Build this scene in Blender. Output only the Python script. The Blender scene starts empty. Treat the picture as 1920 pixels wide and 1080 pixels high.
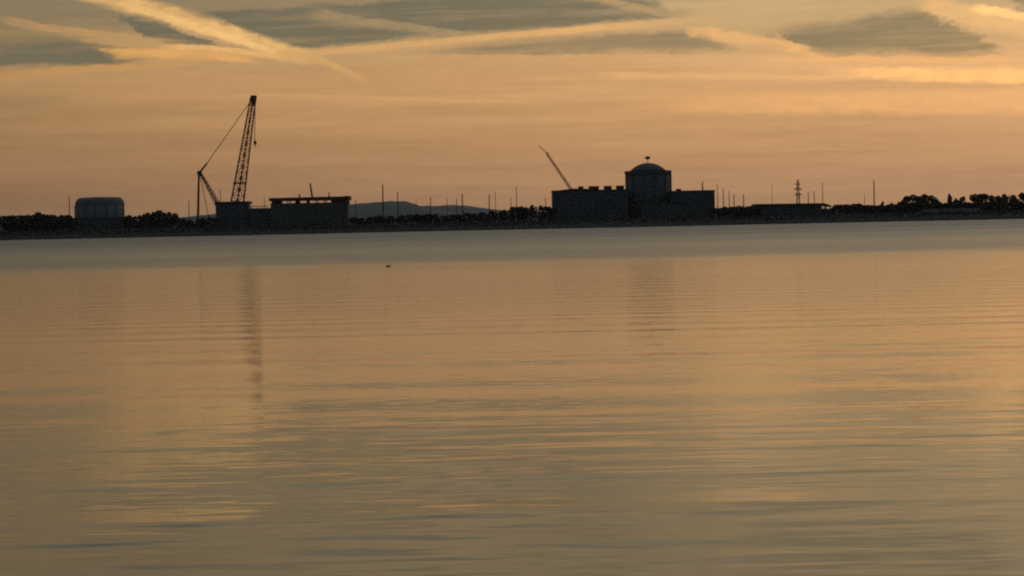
import bpy, math, random
import numpy as np
from mathutils import Matrix, Vector, noise as mnoise

random.seed(7)
rng = np.random.default_rng(11)
scene = bpy.context.scene
R = math.radians

# ------------------------------------------------------------------ camera
CAM_H = 3.0
FOC = 4400.0                      # focal length in photograph pixels (1920 wide)
PITCH = math.atan(116.0 / FOC)    # looking a little below the horizon
ROLL = R(-1.20)                   # the camera was held slightly crooked
cam_data = bpy.data.cameras.new('camera')
cam_data.sensor_width = 36.0
cam_data.lens = 36.0 * FOC / 1920.0
cam_data.clip_start = 0.1
cam_data.clip_end = 60000.0
cam = bpy.data.objects.new('camera', cam_data)
scene.collection.objects.link(cam)
cam_rot = Matrix.Rotation(R(90) - PITCH, 4, 'X') @ Matrix.Rotation(ROLL, 4, 'Z')
cam.matrix_world = Matrix.Translation((0, 0, CAM_H)) @ cam_rot
scene.camera = cam


def ray(px, py):
    v = Vector(((px - 960.0) / FOC, (540.0 - py) / FOC, -1.0))
    return (cam_rot.to_3x3() @ v).normalized()


def W(px, py, D):
    """Survey: the world point in the vertical plane y = D seen in that direction."""
    d = ray(px, py)
    t = D / d.y
    return d.x * t, CAM_H + d.z * t


def AE(px, py):
    d = ray(px, py)
    return math.degrees(math.atan2(d.x, d.y)), math.degrees(math.asin(d.z))


def lin(c):
    out = []
    for v in c:
        v = v / 255.0
        out.append(v / 12.92 if v <= 0.04045 else ((v + 0.055) / 1.055) ** 2.4)
    return out


# ------------------------------------------------------------------ colour management
scene.view_settings.view_transform = 'Standard'
scene.view_settings.look = 'None'
scene.view_settings.exposure = 0.14
scene.view_settings.gamma = 1.0
scene.view_settings.use_curve_mapping = False
scene.render.engine = 'CYCLES'
scene.cycles.filter_width = 2.1
scene.cycles.max_bounces = 6
scene.cycles.volume_bounces = 0
scene.cycles.sample_clamp_indirect = 4.0
scene.cycles.use_denoising = False
scene.cycles.use_adaptive_sampling = False

# ------------------------------------------------------------------ world: dusk sky with high cloud and old contrails
SUN_AZ, SUN_EL = 21.0, 2.5
world = bpy.data.worlds.new('World')
scene.world = world
world.use_nodes = True
nt = world.node_tree
nt.nodes.clear()
STRENGTH = 0.1


class S:
    """tiny wrapper: arithmetic on node sockets"""
    tree = nt

    def __init__(self, sock):
        self.s = sock

    @staticmethod
    def math(op, *args):
        n = S.tree.nodes.new('ShaderNodeMath')
        n.operation = op
        for i, a in enumerate(args):
            if isinstance(a, S):
                S.tree.links.new(a.s, n.inputs[i])
            else:
                n.inputs[i].default_value = a
        return S(n.outputs[0])

    def __add__(self, o): return S.math('ADD', self, o)
    __radd__ = __add__
    def __sub__(self, o): return S.math('SUBTRACT', self, o)
    def __rsub__(self, o): return S.math('SUBTRACT', o, self)
    def __mul__(self, o): return S.math('MULTIPLY', self, o)
    __rmul__ = __mul__
    def __truediv__(self, o): return S.math('DIVIDE', self, o)


def smooth(x, a, b):
    n = S.tree.nodes.new('ShaderNodeMapRange')
    n.interpolation_type = 'SMOOTHSTEP'
    S.tree.links.new(x.s, n.inputs['Value'])
    if a < b:
        lo, hi, t0, t1 = a, b, 0.0, 1.0
    else:
        lo, hi, t0, t1 = b, a, 1.0, 0.0
    n.inputs['From Min'].default_value = lo
    n.inputs['From Max'].default_value = hi
    n.inputs['To Min'].default_value = t0
    n.inputs['To Max'].default_value = t1
    return S(n.outputs['Result'])


def combine(x, y, z=0.0):
    n = S.tree.nodes.new('ShaderNodeCombineXYZ')
    for i, a in enumerate((x, y, z)):
        if isinstance(a, S):
            S.tree.links.new(a.s, n.inputs[i])
        else:
            n.inputs[i].default_value = a
    return S(n.outputs[0])


def noise(vec, scale, detail=3.0, rough=0.55):
    n = S.tree.nodes.new('ShaderNodeTexNoise')
    S.tree.links.new(vec.s, n.inputs['Vector'])
    n.inputs['Scale'].default_value = scale
    n.inputs['Detail'].default_value = detail
    n.inputs['Roughness'].default_value = rough
    return S(n.outputs['Fac'])


def ramp(x, stops, interp='B_SPLINE'):
    n = S.tree.nodes.new('ShaderNodeValToRGB')
    cr = n.color_ramp
    cr.interpolation = interp
    while len(cr.elements) > 1:
        cr.elements.remove(cr.elements[0])
    cr.elements[0].position = stops[0][0]
    cr.elements[0].color = (*stops[0][1], 1)
    for p, c in stops[1:]:
        e = cr.elements.new(p)
        e.color = (*c, 1)
    S.tree.links.new(x.s, n.inputs['Fac'])
    return S(n.outputs['Color'])


def mix(a, b, fac, blend='MIX'):
    n = S.tree.nodes.new('ShaderNodeMix')
    n.data_type = 'RGBA'
    n.blend_type = blend
    n.clamp_factor = True
    if isinstance(fac, S):
        S.tree.links.new(fac.s, n.inputs[0])
    else:
        n.inputs[0].default_value = fac
    for i, v in ((6, a), (7, b)):
        if isinstance(v, S):
            S.tree.links.new(v.s, n.inputs[i])
        else:
            n.inputs[i].default_value = (*v, 1)
    return S(n.outputs[2])


def scale_col(c, f):
    n = S.tree.nodes.new('ShaderNodeVectorMath')
    n.operation = 'SCALE'
    S.tree.links.new(c.s, n.inputs[0])
    if isinstance(f, S):
        S.tree.links.new(f.s, n.inputs['Scale'])
    else:
        n.inputs['Scale'].default_value = f
    return S(n.outputs[0])


tc = nt.nodes.new('ShaderNodeTexCoord')
sep = nt.nodes.new('ShaderNodeSeparateXYZ')
nt.links.new(tc.outputs['Generated'], sep.inputs[0])
dx, dy, dz = (S(sep.outputs[i]) for i in range(3))
az = S.math('ARCTAN2', dx, dy) * (180 / math.pi)
el = S.math('ARCSINE', dz) * (180 / math.pi)
hl = S.math('SQRT', dx * dx + dy * dy + 1e-6)
sunc = (dx * math.sin(R(SUN_AZ)) + dy * math.cos(R(SUN_AZ))) / hl      # cosine of the bearing from the sun

# wind-drawn wobble of every cloud edge
wv = combine(az * 0.55, el * 1.6, 3.0)
w1 = noise(wv, 1.1, 7.0, 0.68) - 0.5
w2 = noise(combine(az * 0.55, el * 1.6, 11.0), 1.1, 7.0, 0.68) - 0.5
w3 = noise(combine(az * 2.4, el * 4.5, 17.0), 1.4, 6.0, 0.7) - 0.5
AZ = az + w1 * 1.3 + w3 * 0.75
EL = el + w2 * 0.5 + w3 * 0.20

# high thin cloud lit by the low sun: colour by elevation, gain by bearing from the sun
E = S.math('SQRT', S.math('MAXIMUM', el, 0.0) / 90.0)


def ep(e):
    return math.sqrt(e / 90.0)


veil = ramp(E, [(0.0, lin((151, 116, 86))), (ep(0.5), lin((158, 120, 87))), (ep(1.3), lin((168, 127, 90))),
                (ep(2.2), lin((179, 136, 93))), (ep(3.1), lin((192, 147, 99))), (ep(3.7), lin((198, 152, 103))),
                (ep(4.6), lin((184, 150, 104))), (ep(5.6), lin((176, 148, 108))), (ep(8.6), lin((174, 151, 114))), (ep(10), lin((188, 164, 127))), (ep(13), lin((166, 152, 124))), (ep(17), lin((158, 151, 132))), (ep(23), lin((186, 187, 178))),
                (ep(30), lin((190, 196, 192))), (ep(55), lin((130, 142, 148))),
                (1.0, lin((84, 90, 94)))], 'LINEAR')
gain = ramp(sunc * 0.5 + 0.5, [(0.0, (0.18, 0.23, 0.31)), (0.45, (0.27, 0.315, 0.38)), (0.80, (0.53, 0.55, 0.60)), (0.918, (0.695, 0.705, 0.715)),
                               (0.966, (1.0,) * 3), (0.994, (1.26,) * 3), (1.0, (1.36,) * 3)], 'LINEAR')
gain_clear = ramp(sunc * 0.5 + 0.5, [(0.0, (0.19, 0.24, 0.33)), (0.45, (0.29, 0.335, 0.41)), (0.80, (0.66, 0.68, 0.72)), (0.918, (0.90, 0.92, 0.94)),
                                     (0.966, (1.0,) * 3), (0.994, (1.20, 1.22, 1.22)), (1.0, (1.26,) * 3)], 'LINEAR')
clear = ramp(E, [(0.0, lin((140, 110, 80))), (ep(3.3), lin((132, 117, 86))), (ep(4.0), lin((120, 112, 90))),
                 (ep(4.9), lin((112, 108, 90))), (ep(5.6), lin((108, 107, 92))), (ep(7), lin((120, 115, 94))), (ep(10), lin((146, 136, 110))), (ep(13), lin((138, 131, 109))), (ep(17), lin((142, 140, 126))), (ep(23), lin((178, 182, 176))),
                 (ep(30), lin((190, 201, 202))), (ep(55), lin((136, 152, 162))), (1.0, lin((82, 94, 104)))], 'LINEAR')
sky = nt.nodes.new('ShaderNodeTexSky')
sky.sky_type = 'NISHITA'
sky.sun_disc = False
sky.sun_elevation = R(SUN_EL)
sky.sun_rotation = R(SUN_AZ)
sky.dust_density = 3.0
nish = scale_col(S(sky.outputs['Color']), 0.035)

streak = noise(combine(az * 0.09, el * 1.5, 0.0), 1.0, 4.0, 0.6)
streak2 = noise(combine(az * 0.05, el * 4.0, 5.0), 1.0, 3.0, 0.6)
body = smooth(streak, 0.3, 0.72)
streak3 = noise(combine(az * 0.35, el * 9.0, 15.0), 1.0, 4.0, 0.62)
mottle = noise(combine(az * 1.6, el * 3.2, 25.0), 1.0, 4.0, 0.6)
veil = scale_col(veil, (body * 0.16 + 0.92) * (streak2 * 0.14 + 0.93) * (streak3 * 0.16 + 0.92) * (mottle * 0.12 + 0.94))


def half(p, q, soft):
    """1 on the right-hand side of p->q as seen in the photograph (points in photograph order, clockwise)"""
    (a0, e0), (a1, e1) = AE(*p), AE(*q)
    vx, vy = a1 - a0, e1 - e0
    L = math.hypot(vx, vy)
    nx, ny = vy / L, -vx / L
    d = (AZ - a0) * nx + (EL - e0) * ny
    s = (soft * 1.1 + 1.0) * 0.01302
    return smooth(d, -s, s)


def poly(pts, softs):
    m = None
    for i, p in enumerate(pts):
        h = half(p, pts[(i + 1) % len(pts)], softs[i])
        m = h if m is None else m * h
    return m


gaps = []
# clockwise in the picture (y down); softness per edge in photograph pixels
gaps.append((poly([(-60, 78), (150, 70), (268, 121), (-60, 122)], [22, 16, 7, 60]), 0.95))
gaps.append((poly([(205, 22), (290, 32), (405, 86), (300, 84)], [12, 2, 2, 4]), 1.0))
gaps.append((poly([(375, 14), (760, -8), (1100, -30), (1262, 32), (900, 66), (590, 92), (480, 82)], [12, 14, 10, 8, 9, 7, 7]), 0.9))
gaps.append((poly([(1000, -60), (1090, -40), (1280, 30), (1000, 40)], [20, 12, 16, 30]), 0.75))
gaps.append((poly([(850, 86), (1200, 56), (1300, 60), (1385, 94), (1200, 101), (820, 106)], [9, 10, 9, 8, 14, 40]), 0.72))
gaps.append((poly([(1370, 52), (1560, 36), (1690, 6), (1720, 12)] + [(1800, 48), (1876, 99), (1500, 101)],
                  [14, 14, 12, 7, 7, 12, 10]), 0.92))
gaps.append((poly([(1870, -50), (1990, -50), (1990, 26), (1925, 24)], [10, 10, 10, 12]), 0.9))
gaps.append((poly([(-60, 182), (120, 178), (160, 190), (-60, 196)], [8, 20, 8, 20]), 0.3))
gaps.append((poly([(-80, -90), (1330, -90), (1330, 8), (760, 40), (330, 62), (-80, 84)], [10, 30, 34, 34, 34, 10]), 0.42))
# above the picture the same broken cloud carries on
cn = noise(combine(az * 0.07, el * 0.22, 2.0), 1.0, 4.0, 0.55)
gout = smooth(cn, 0.44, 0.58) * smooth(el, 5.5, 7.5)
gm = gout * 0.9
for g, st in gaps:
    gm = S.math('MAXIMUM', gm, g * st)
wisp = noise(combine(az * 0.28 + el * 0.5, el * 5.0 - az * 0.12, 31.0), 1.0, 6.0, 0.66)
gm = gm * (smooth(wisp, 0.72, 0.36) * 0.45 + streak3 * 0.35 + mottle * 0.3 + 0.42)
col = mix(mix(veil, gain, 1.0, 'MULTIPLY'), mix(mix(clear, gain_clear, 1.0, 'MULTIPLY'), nish, 0.18), gm)


def trail(col, p, q, wa0, wa1, wb0, wb1, colour, st, e0=0.05, e1=0.15, curve=0.0, fray=0.45):
    """a lit streak of cloud from p to q; wa above the line, wb below, photograph pixels"""
    (a0, v0), (a1, v1) = AE(*p), AE(*q)
    vx, vy = a1 - a0, v1 - v0
    L = math.hypot(vx, vy)
    vx, vy = vx / L, vy / L
    k = 0.01302
    aa = az + (w1 + w3 * 0.6) * fray * 0.9
    ee = el + (w2 + w3 * 0.45) * fray * 0.46
    t = ((aa - a0) * vx + (ee - v0) * vy) / L
    d = (ee - v0) * vx - (aa - a0) * vy
    if vx < 0:
        d = d * -1.0
    if curve:
        d = d - t * (1.0 - t) * (4 * curve * k)
    up = d / (t * ((wa1 - wa0) * k) + wa0 * k)
    dn = d * -1.0 / (t * ((wb1 - wb0) * k) + wb0 * k)
    m = 1.0 - smooth(S.math('MAXIMUM', up, dn), 0.32, 1.0)
    m = m * smooth(t, -e0, e0) * smooth(t, 1.0 + e1, 1.0 - e1)
    grain_ = noise(combine(aa * 1.3, ee * 3.2, 7.0), 1.5, 6.0, 0.68)
    m = m * (smooth(grain_, 0.25, 0.75) * 0.62 + 0.50) * st
    return mix(col, mix(lin(colour), gain, 1.0, 'MULTIPLY'), m)


col = trail(col, (0, 34), (330, 78), 7, 9, 13, 20, (206, 160, 106), 0.9, 0.1, 0.2, -4)
col = trail(col, (-80, 150), (370, 112), 9, 12, 12, 14, (210, 160, 98), 0.95, 0.1, 0.25, 0)
col = trail(col, (215, 99), (470, 112), 10, 10, 16, 8, (234, 174, 102), 0.98, 0.06, 0.15, 3)
col = trail(col, (300, 86), (520, 106), 5, 6, 13, 8, (242, 186, 112), 1.0, 0.15, 0.2, 4)
col = trail(col, (148, 76), (300, 90), 5, 8, 5, 8, (206, 160, 104), 0.8, 0.1, 0.25, 0, 0.6)
col = trail(col, (186, 93), (330, 100), 4, 9, 5, 10, (238, 178, 104), 0.9, 0.06, 0.25, 0, 0.6)
col = trail(col, (590, 22), (890, 66), 9, 7, 22, 8, (172, 144, 102), 0.75, 0.08, 0.2, -2)
col = trail(col, (575, 98), (1240, 38), 5, 7, 22, 34, (196, 152, 100), 0.5, 0.05, 0.25, 2, 0.3)
col = trail(col, (575, 99), (1240, 39), 4, 5, 12, 12, (218, 168, 106), 0.85, 0.05, 0.2, 2, 0.25)
col = trail(col, (130, -28), (560, 102), 25, 18, 29, 22, (242, 190, 118), 1.0, 0.05, 0.12, 2, 0.5)
col = trail(col, (-420, -196), (170, -16), 34, 25, 38, 29, (226, 178, 114), 0.8, 0.2, 0.06, 0, 0.8)   # the same trail carries on above the picture
col = trail(col, (240, 10), (480, 86), 11, 10, 12, 10, (254, 202, 128), 0.9, 0.15, 0.2, 0, 0.3)
col = trail(col, (520, 96), (680, 146), 7, 5, 18, 12, (214, 164, 102), 0.8, 0.1, 0.25, 9, 0.4)
col = trail(col, (1080, -16), (1230, 22), 6, 5, 16, 10, (196, 156, 106), 0.6, 0.1, 0.2, 0)
col = trail(col, (1295, 56), (1530, 96), 8, 10, 20, 20, (216, 164, 104), 0.8, 0.06, 0.2, 5, 0.7)
col = trail(col, (1450, 66), (1540, 104), 7, 7, 16, 14, (226, 170, 104), 0.55, 0.1, 0.2, 0, 0.7)
col = trail(col, (1730, 4), (1990, 60), 20, 20, 30, 40, (226, 172, 108), 0.55, 0.1, 0.2, 0, 0.7)
col = trail(col, (1830, 12), (1990, 40), 8, 8, 14, 14, (250, 192, 118), 0.8, 0.1, 0.2, 0, 0.5)
col = trail(col, (1880, 108), (1480, 112), 6, 6, 12, 9, (224, 164, 96), 0.6, 0.15, 0.2, 0, 0.4)
col = trail(col, (1600, 138), (2080, 145), 14, 26, 14, 20, (248, 184, 112), 0.85, 0.2, 0.1, 0, 0.6)
col = trail(col, (1130, 137), (1580, 143), 4, 4, 13, 11, (218, 166, 108), 0.62, 0.1, 0.2, 0, 0.4)
col = trail(col, (1250, 196), (1990, 190), 26, 40, 22, 36, (224, 164, 102), 0.6, 0.2, 0.1, 0, 0.5)
col = trail(col, (800, 104), (1330, 102), 3, 3, 10, 8, (206, 156, 100), 0.6, 0.1, 0.2, 0, 0.3)
col = trail(col, (470, 176), (980, 190), 3, 3, 7, 9, (208, 158, 102), 0.65, 0.1, 0.2, 0, 0.25)
col = trail(col, (0, 176), (330, 170), 4, 4, 8, 8, (200, 152, 96), 0.45, 0.1, 0.2, 0, 0.3)

bg = nt.nodes.new('ShaderNodeBackground')
bg.inputs['Strength'].default_value = STRENGTH
nt.links.new(scale_col(col, 1.0 / STRENGTH).s, bg.inputs['Color'])
wo = nt.nodes.new('ShaderNodeOutputWorld')
nt.links.new(bg.outputs[0], wo.inputs['Surface'])

# ------------------------------------------------------------------ the sun, low and veiled, beyond the right edge
sl = bpy.data.lights.new('sun', 'SUN')
sl.energy = 0.04
sl.angle = R(2.0)
sl.color = (1.0, 0.62, 0.32)
sun = bpy.data.objects.new('sun', sl)
scene.collection.objects.link(sun)
sdir = Vector((math.sin(R(SUN_AZ)) * math.cos(R(SUN_EL)), math.cos(R(SUN_AZ)) * math.cos(R(SUN_EL)), math.sin(R(SUN_EL))))
sun.rotation_euler = sdir.to_track_quat('Z', 'Y').to_euler()
sun.location = (600, 1500, 120)


# ------------------------------------------------------------------ materials
def material(name, base, rough=0.85, var=0.25, sc=0.4, metal=0.0):
    m = bpy.data.materials.new(name)
    m.use_nodes = True
    t = m.node_tree
    b = t.nodes['Principled BSDF']
    b.inputs['Roughness'].default_value = rough
    b.inputs['Metallic'].default_value = metal
    b.inputs['Specular IOR Level'].default_value = 0.25
    g = t.nodes.new('ShaderNodeNewGeometry')
    n = t.nodes.new('ShaderNodeTexNoise')
    n.inputs['Scale'].default_value = sc
    n.inputs['Detail'].default_value = 4
    t.links.new(g.outputs['Position'], n.inputs['Vector'])
    mx = t.nodes.new('ShaderNodeMix')
    mx.data_type = 'RGBA'
    t.links.new(n.outputs['Fac'], mx.inputs[0])
    mx.inputs[6].default_value = (*[c * (1 - var) for c in base], 1)
    mx.inputs[7].default_value = (*[c * (1 + var) for c in base], 1)
    t.links.new(mx.outputs[2], b.inputs['Base Color'])
    return m


M_CONC = material('weathered_concrete', (0.085, 0.09, 0.094), 0.9, 0.2, 0.12)
M_PALE = material('pale_new_concrete', (0.135, 0.143, 0.15), 0.9, 0.15, 0.12)
M_CLAD = material('dark_metal_cladding', (0.062, 0.078, 0.085), 0.7, 0.2, 0.2)
M_ROOF = material('roof_felt', (0.05, 0.05, 0.052), 0.9, 0.2, 0.3)
M_STEEL = material('painted_crane_steel', (0.10, 0.055, 0.03), 0.6, 0.2, 0.5)
M_POLE = material('galvanised_pole', (0.09, 0.07, 0.055), 0.7, 0.15, 0.5)
M_RUST = material('site_steel', (0.07, 0.05, 0.04), 0.8, 0.2, 0.5)
M_GROUND = material('bank_soil_and_grass', (0.026, 0.026, 0.02), 1.0, 0.35, 0.08)
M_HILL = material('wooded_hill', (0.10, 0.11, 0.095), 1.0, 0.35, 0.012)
M_LEAF = material('foliage', (0.040, 0.046, 0.028), 0.9, 0.35, 0.5)
M_BARK = material('bark', (0.06, 0.048, 0.038), 0.95, 0.2, 1.5)
M_RUBBLE = material('pale_gravel', (0.22, 0.21, 0.19), 0.95, 0.25, 0.3)
M_BIRD = material('waterbird_plumage', (0.05, 0.035, 0.025), 0.8, 0.3, 9.0)
M_RUBBER = material('crawler_track_steel', (0.04, 0.038, 0.036), 0.8, 0.2, 0.8)


# ------------------------------------------------------------------ mesh builder
class MB:
    def __init__(self):
        self.v, self.f = [], []

    def add(self, vs, fs):
        o = len(self.v)
        self.v += [tuple(p) for p in vs]
        self.f += [tuple(i + o for i in f) for f in fs]
        return self

    def box(self, x0, x1, y0, y1, z0, z1):
        vs = [(x0, y0, z0), (x1, y0, z0), (x1, y1, z0), (x0, y1, z0), (x0, y0, z1), (x1, y0, z1), (x1, y1, z1), (x0, y1, z1)]
        return self.add(vs, [(0, 3, 2, 1), (4, 5, 6, 7), (0, 1, 5, 4), (1, 2, 6, 5), (2, 3, 7, 6), (3, 0, 4, 7)])

    def bar(self, p, q, r0, r1=None, n=6):
        r1 = r0 if r1 is None else r1
        p, q = Vector(p), Vector(q)
        d = (q - p).normalized()
        a = d.orthogonal().normalized()
        b = d.cross(a)
        vs = []
        for c, r in ((p, r0), (q, r1)):
            for i in range(n):
                t = 2 * math.pi * (i + 0.5) / n
                vs.append(c + a * (r * math.cos(t)) + b * (r * math.sin(t)))
        fs = [(i, (i + 1) % n, n + (i + 1) % n, n + i) for i in range(n)]
        fs += [tuple(reversed(range(n))), tuple(range(n, 2 * n))]
        return self.add(vs, fs)

    def revolve(self, cx, cy, prof, n=48):
        """prof: list of (radius, z) from the bottom up"""
        vs, fs = [], []
        for r, z in prof:
            for i in range(n):
                t = 2 * math.pi * i / n
                vs.append((cx + r * math.cos(t), cy + r * math.sin(t), z))
        for k in range(len(prof) - 1):
            for i in range(n):
                j = (i + 1) % n
                fs.append((k * n + i, k * n + j, (k + 1) * n + j, (k + 1) * n + i))
        fs.append(tuple(reversed(range(n))))
        fs.append(tuple((len(prof) - 1) * n + i for i in range(n)))
        return self.add(vs, fs)

    def prism(self, outline, y0, y1):
        """outline in x,z (counter-clockwise seen from -y) pushed from y0 to y1"""
        n = len(outline)
        vs = [(x, y0, z) for x, z in outline] + [(x, y1, z) for x, z in outline]
        fs = [tuple(range(n)), tuple(reversed(range(n, 2 * n)))]
        fs += [(i, n + i, n + (i + 1) % n, (i + 1) % n) for i in range(n)]
        return self.add(vs, fs)

    def build(self, name, mat, parent=None, smooth=False):
        me = bpy.data.meshes.new(name)
        off = Vector((0, 0, 0))
        if parent is not None:
            off = parent.matrix_world.translation if parent.parent is None else parent['_at']
            off = Vector(off)
        me.from_pydata([tuple(Vector(p) - off) for p in self.v], [], self.f)
        me.materials.append(mat)
        if smooth:
            me.polygons.foreach_set('use_smooth', [True] * len(me.polygons))
        me.update()
        o = bpy.data.objects.new(name, me)
        scene.collection.objects.link(o)
        if parent is not None:
            o.parent = parent
            o['_at'] = tuple(off)
        return o


def thing(name, label, cat, loc, group=None):
    o = bpy.data.objects.new(name, None)
    o.empty_display_size = 1.0
    scene.collection.objects.link(o)
    o.location = loc
    o.matrix_world = Matrix.Translation(loc)
    o['label'], o['category'] = label, cat
    if group:
        o['group'] = group
    return o


def tag(o, label, cat, group=None):
    o['label'], o['category'] = label, cat
    if group:
        o['group'] = group
    return o


def grid_object(name, X, Y, Z, mat, smooth=True):
    """X, Y, Z arrays (rows, cols) to one mesh"""
    nr, nc = X.shape
    me = bpy.data.meshes.new(name)
    co = np.stack([X, Y, Z], -1).reshape(-1, 3).astype(np.float32)
    i = np.arange(nr * nc).reshape(nr, nc)
    q = np.stack([i[:-1, :-1], i[:-1, 1:], i[1:, 1:], i[1:, :-1]], -1).reshape(-1, 4).astype(np.int32)
    me.vertices.add(len(co))
    me.vertices.foreach_set('co', co.ravel())
    me.loops.add(q.size)
    me.loops.foreach_set('vertex_index', q.ravel())
    me.polygons.add(len(q))
    me.polygons.foreach_set('loop_start', np.arange(0, q.size, 4, dtype=np.int32))
    me.polygons.foreach_set('loop_total', np.full(len(q), 4, dtype=np.int32))
    me.polygons.foreach_set('use_smooth', np.full(len(q), smooth, dtype=bool))
    me.materials.append(mat)
    me.update(calc_edges=True)
    me.validate()
    o = bpy.data.objects.new(name, me)
    scene.collection.objects.link(o)
    return o


# ------------------------------------------------------------------ water
SHORE = 2000.0


def stepped(spec):
    out = []
    for a, b, d in spec:
        out += list(np.arange(a, b - d * 0.5, d))
    out.append(spec[-1][1])
    return np.array(out)


ys = np.concatenate([[-300, -100, -30, 0, 6], stepped([(10, 18, 0.08), (18, 36, 0.03), (36, 70, 0.09), (70, 160, 0.28), (160, 200, 1.0)]),
                     [230, 300, 500, 900, 1400, 2006]])
xh = stepped([(0, 8, 0.06), (8, 24, 0.2), (24, 52, 0.8)])
xs = np.concatenate([-np.array([5000, 2000, 700, 200, 80]), -xh[::-1][:-1], xh, [80, 200, 700, 2000, 5000]])
X, Y = np.meshgrid(xs, ys)
dyg = np.gradient(ys)[:, None] * np.ones_like(X)
dxg = np.gradient(xs)[None, :] * np.ones_like(X)
Z = np.zeros_like(X)


def field(sx, sy, seed):
    """slow random patchiness"""
    r = np.random.default_rng(seed)
    f = np.zeros_like(X)
    for _ in range(10):
        f += np.cos(X / sx * r.normal() + Y / sy * r.normal() + r.uniform(0, 6.28))
    return f / math.sqrt(5.0)


def fade(d, lam_):
    return np.clip(1.6 - d * 4.0 / lam_, 0.0, 1.0)


patch = np.clip(0.7 + 0.75 * field(5.0, 2.2, 3), 0.12, 2.6)
patch2 = np.clip(0.7 + 0.55 * field(5.0, 2.2, 4), 0.05, 2.4)
near = np.clip((40.0 - Y) / 17.0, 0.0, 1.15) ** 1.2          # the wash from the near bank dies out offshore
N_SWELL, N_RIP = 22, 46
for k in range(N_SWELL):      # long low wash, almost parallel to the bank
    lam = rng.uniform(0.6, 2.4)
    th = rng.normal(0.0, R(3.6))
    kk = 2 * math.pi / lam
    kx, ky = kk * math.sin(th), kk * math.cos(th)
    slope = 0.0135 * math.sqrt(2.0 / N_SWELL)
    A = slope / kk
    Z += A * np.cos(kx * X + ky * Y + rng.uniform(0, 6.28)) * near * patch * fade(dyg, lam) * fade(dxg, lam / max(abs(math.sin(th)), 0.02))
for k in range(N_RIP):        # small ripples
    lam = math.exp(rng.uniform(math.log(0.22), math.log(0.9)))
    th = rng.normal(0.0, R(15.0))
    kk = 2 * math.pi / lam
    kx, ky = kk * math.sin(th), kk * math.cos(th)
    slope = 0.0042 * math.sqrt(2.0 / N_RIP)
    A = slope / kk
    Z += A * np.cos(kx * X + ky * Y + rng.uniform(0, 6.28)) * patch2 * fade(dyg, lam) * fade(dxg, lam / max(abs(math.sin(th)), 0.02))
for k in range(10):           # slow undulations that break the long reflections into bars
    lam = rng.uniform(2.5, 6.0)
    th = rng.normal(0.0, R(3.0))
    kk = 2 * math.pi / lam
    kx, ky = kk * math.sin(th), kk * math.cos(th)
    A = 0.0055 * math.sqrt(0.2) / kk
    Z += A * np.cos(kx * X + ky * Y + rng.uniform(0, 6.28)) * np.clip((Y - 22) / 25.0, 0, 1) * fade(dyg, lam)
# single low wash crests rolling in, each with its own length and strength: (distance, centre x, half length, wavelength, slope)
WASH = [(27.7, -3.2, 2.6, 0.85, 0.030), (24.2, -2.6, 3.4, 0.80, 0.046), (22.8, -3.4, 2.2, 0.75, 0.044), (32.6, -5.2, 1.6, 0.9, 0.022),
        (21.2, -3.0, 2.0, 0.6, 0.030), (27.9, 2.0, 1.8, 0.8, 0.026), (24.9, 2.3, 1.5, 0.7, 0.032), (23.4, 1.0, 2.4, 0.7, 0.026),
        (22.0, 0.9, 2.2, 0.8, 0.028), (34.5, -1.0, 2.0, 1.0, 0.018), (31.0, 3.6, 2.2, 0.9, 0.022), (29.5, -0.6, 2.2, 0.8, 0.018)]
WASH = [(a_, b_, c_ * 1.6, d_ * 1.6, e_ * 1.15) for a_, b_, c_, d_, e_ in WASH]
for _ in range(22):
    WASH.append((rng.uniform(19.5, 40.0), rng.uniform(-9, 9), rng.uniform(0.9, 2.6), rng.uniform(0.6, 1.3), rng.uniform(0.012, 0.026)))
for yc, xc, hl_, lam, slope in WASH:
    kk = 2 * math.pi / lam
    tilt = rng.normal(0, R(1.6))
    yy = Y - yc - (X - xc) * math.tan(tilt) - 0.07 * np.sin(X * 1.3 + rng.uniform(0, 6)) - 0.03 * np.sin(X * 3.4 + rng.uniform(0, 6))
    # a steep near face and a long gentle back
    u = yy / lam
    crest = np.where(u < 0, np.exp(-(u / 0.20) ** 2), np.exp(-(u / 0.75) ** 2))
    env = np.exp(-np.abs((X - xc) / hl_) ** 3) * (0.75 + 0.35 * np.sin(X * 2.1 + rng.uniform(0, 6)))
    Z += slope * lam * 0.25 * crest * env * fade(dyg, lam)
Z *= np.clip((Y - 8.0) / 4.0, 0, 1) * np.clip((200.0 - Y) / 40.0, 0, 1) * np.clip((54.0 - np.abs(X)) / 8.0, 0, 1)

mw = bpy.data.materials.new('lake_water')
mw.use_nodes = True
S.tree = mw.node_tree
b = mw.node_tree.nodes['Principled BSDF']
b.inputs['Base Color'].default_value = (0.030, 0.030, 0.022, 1)
b.inputs['IOR'].default_value = 1.333
g = mw.node_tree.nodes.new('ShaderNodeNewGeometry')
sp = mw.node_tree.nodes.new('ShaderNodeSeparateXYZ')
mw.node_tree.links.new(g.outputs['Position'], sp.inputs[0])
gx, gy = S(sp.outputs[0]), S(sp.outputs[1])
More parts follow.
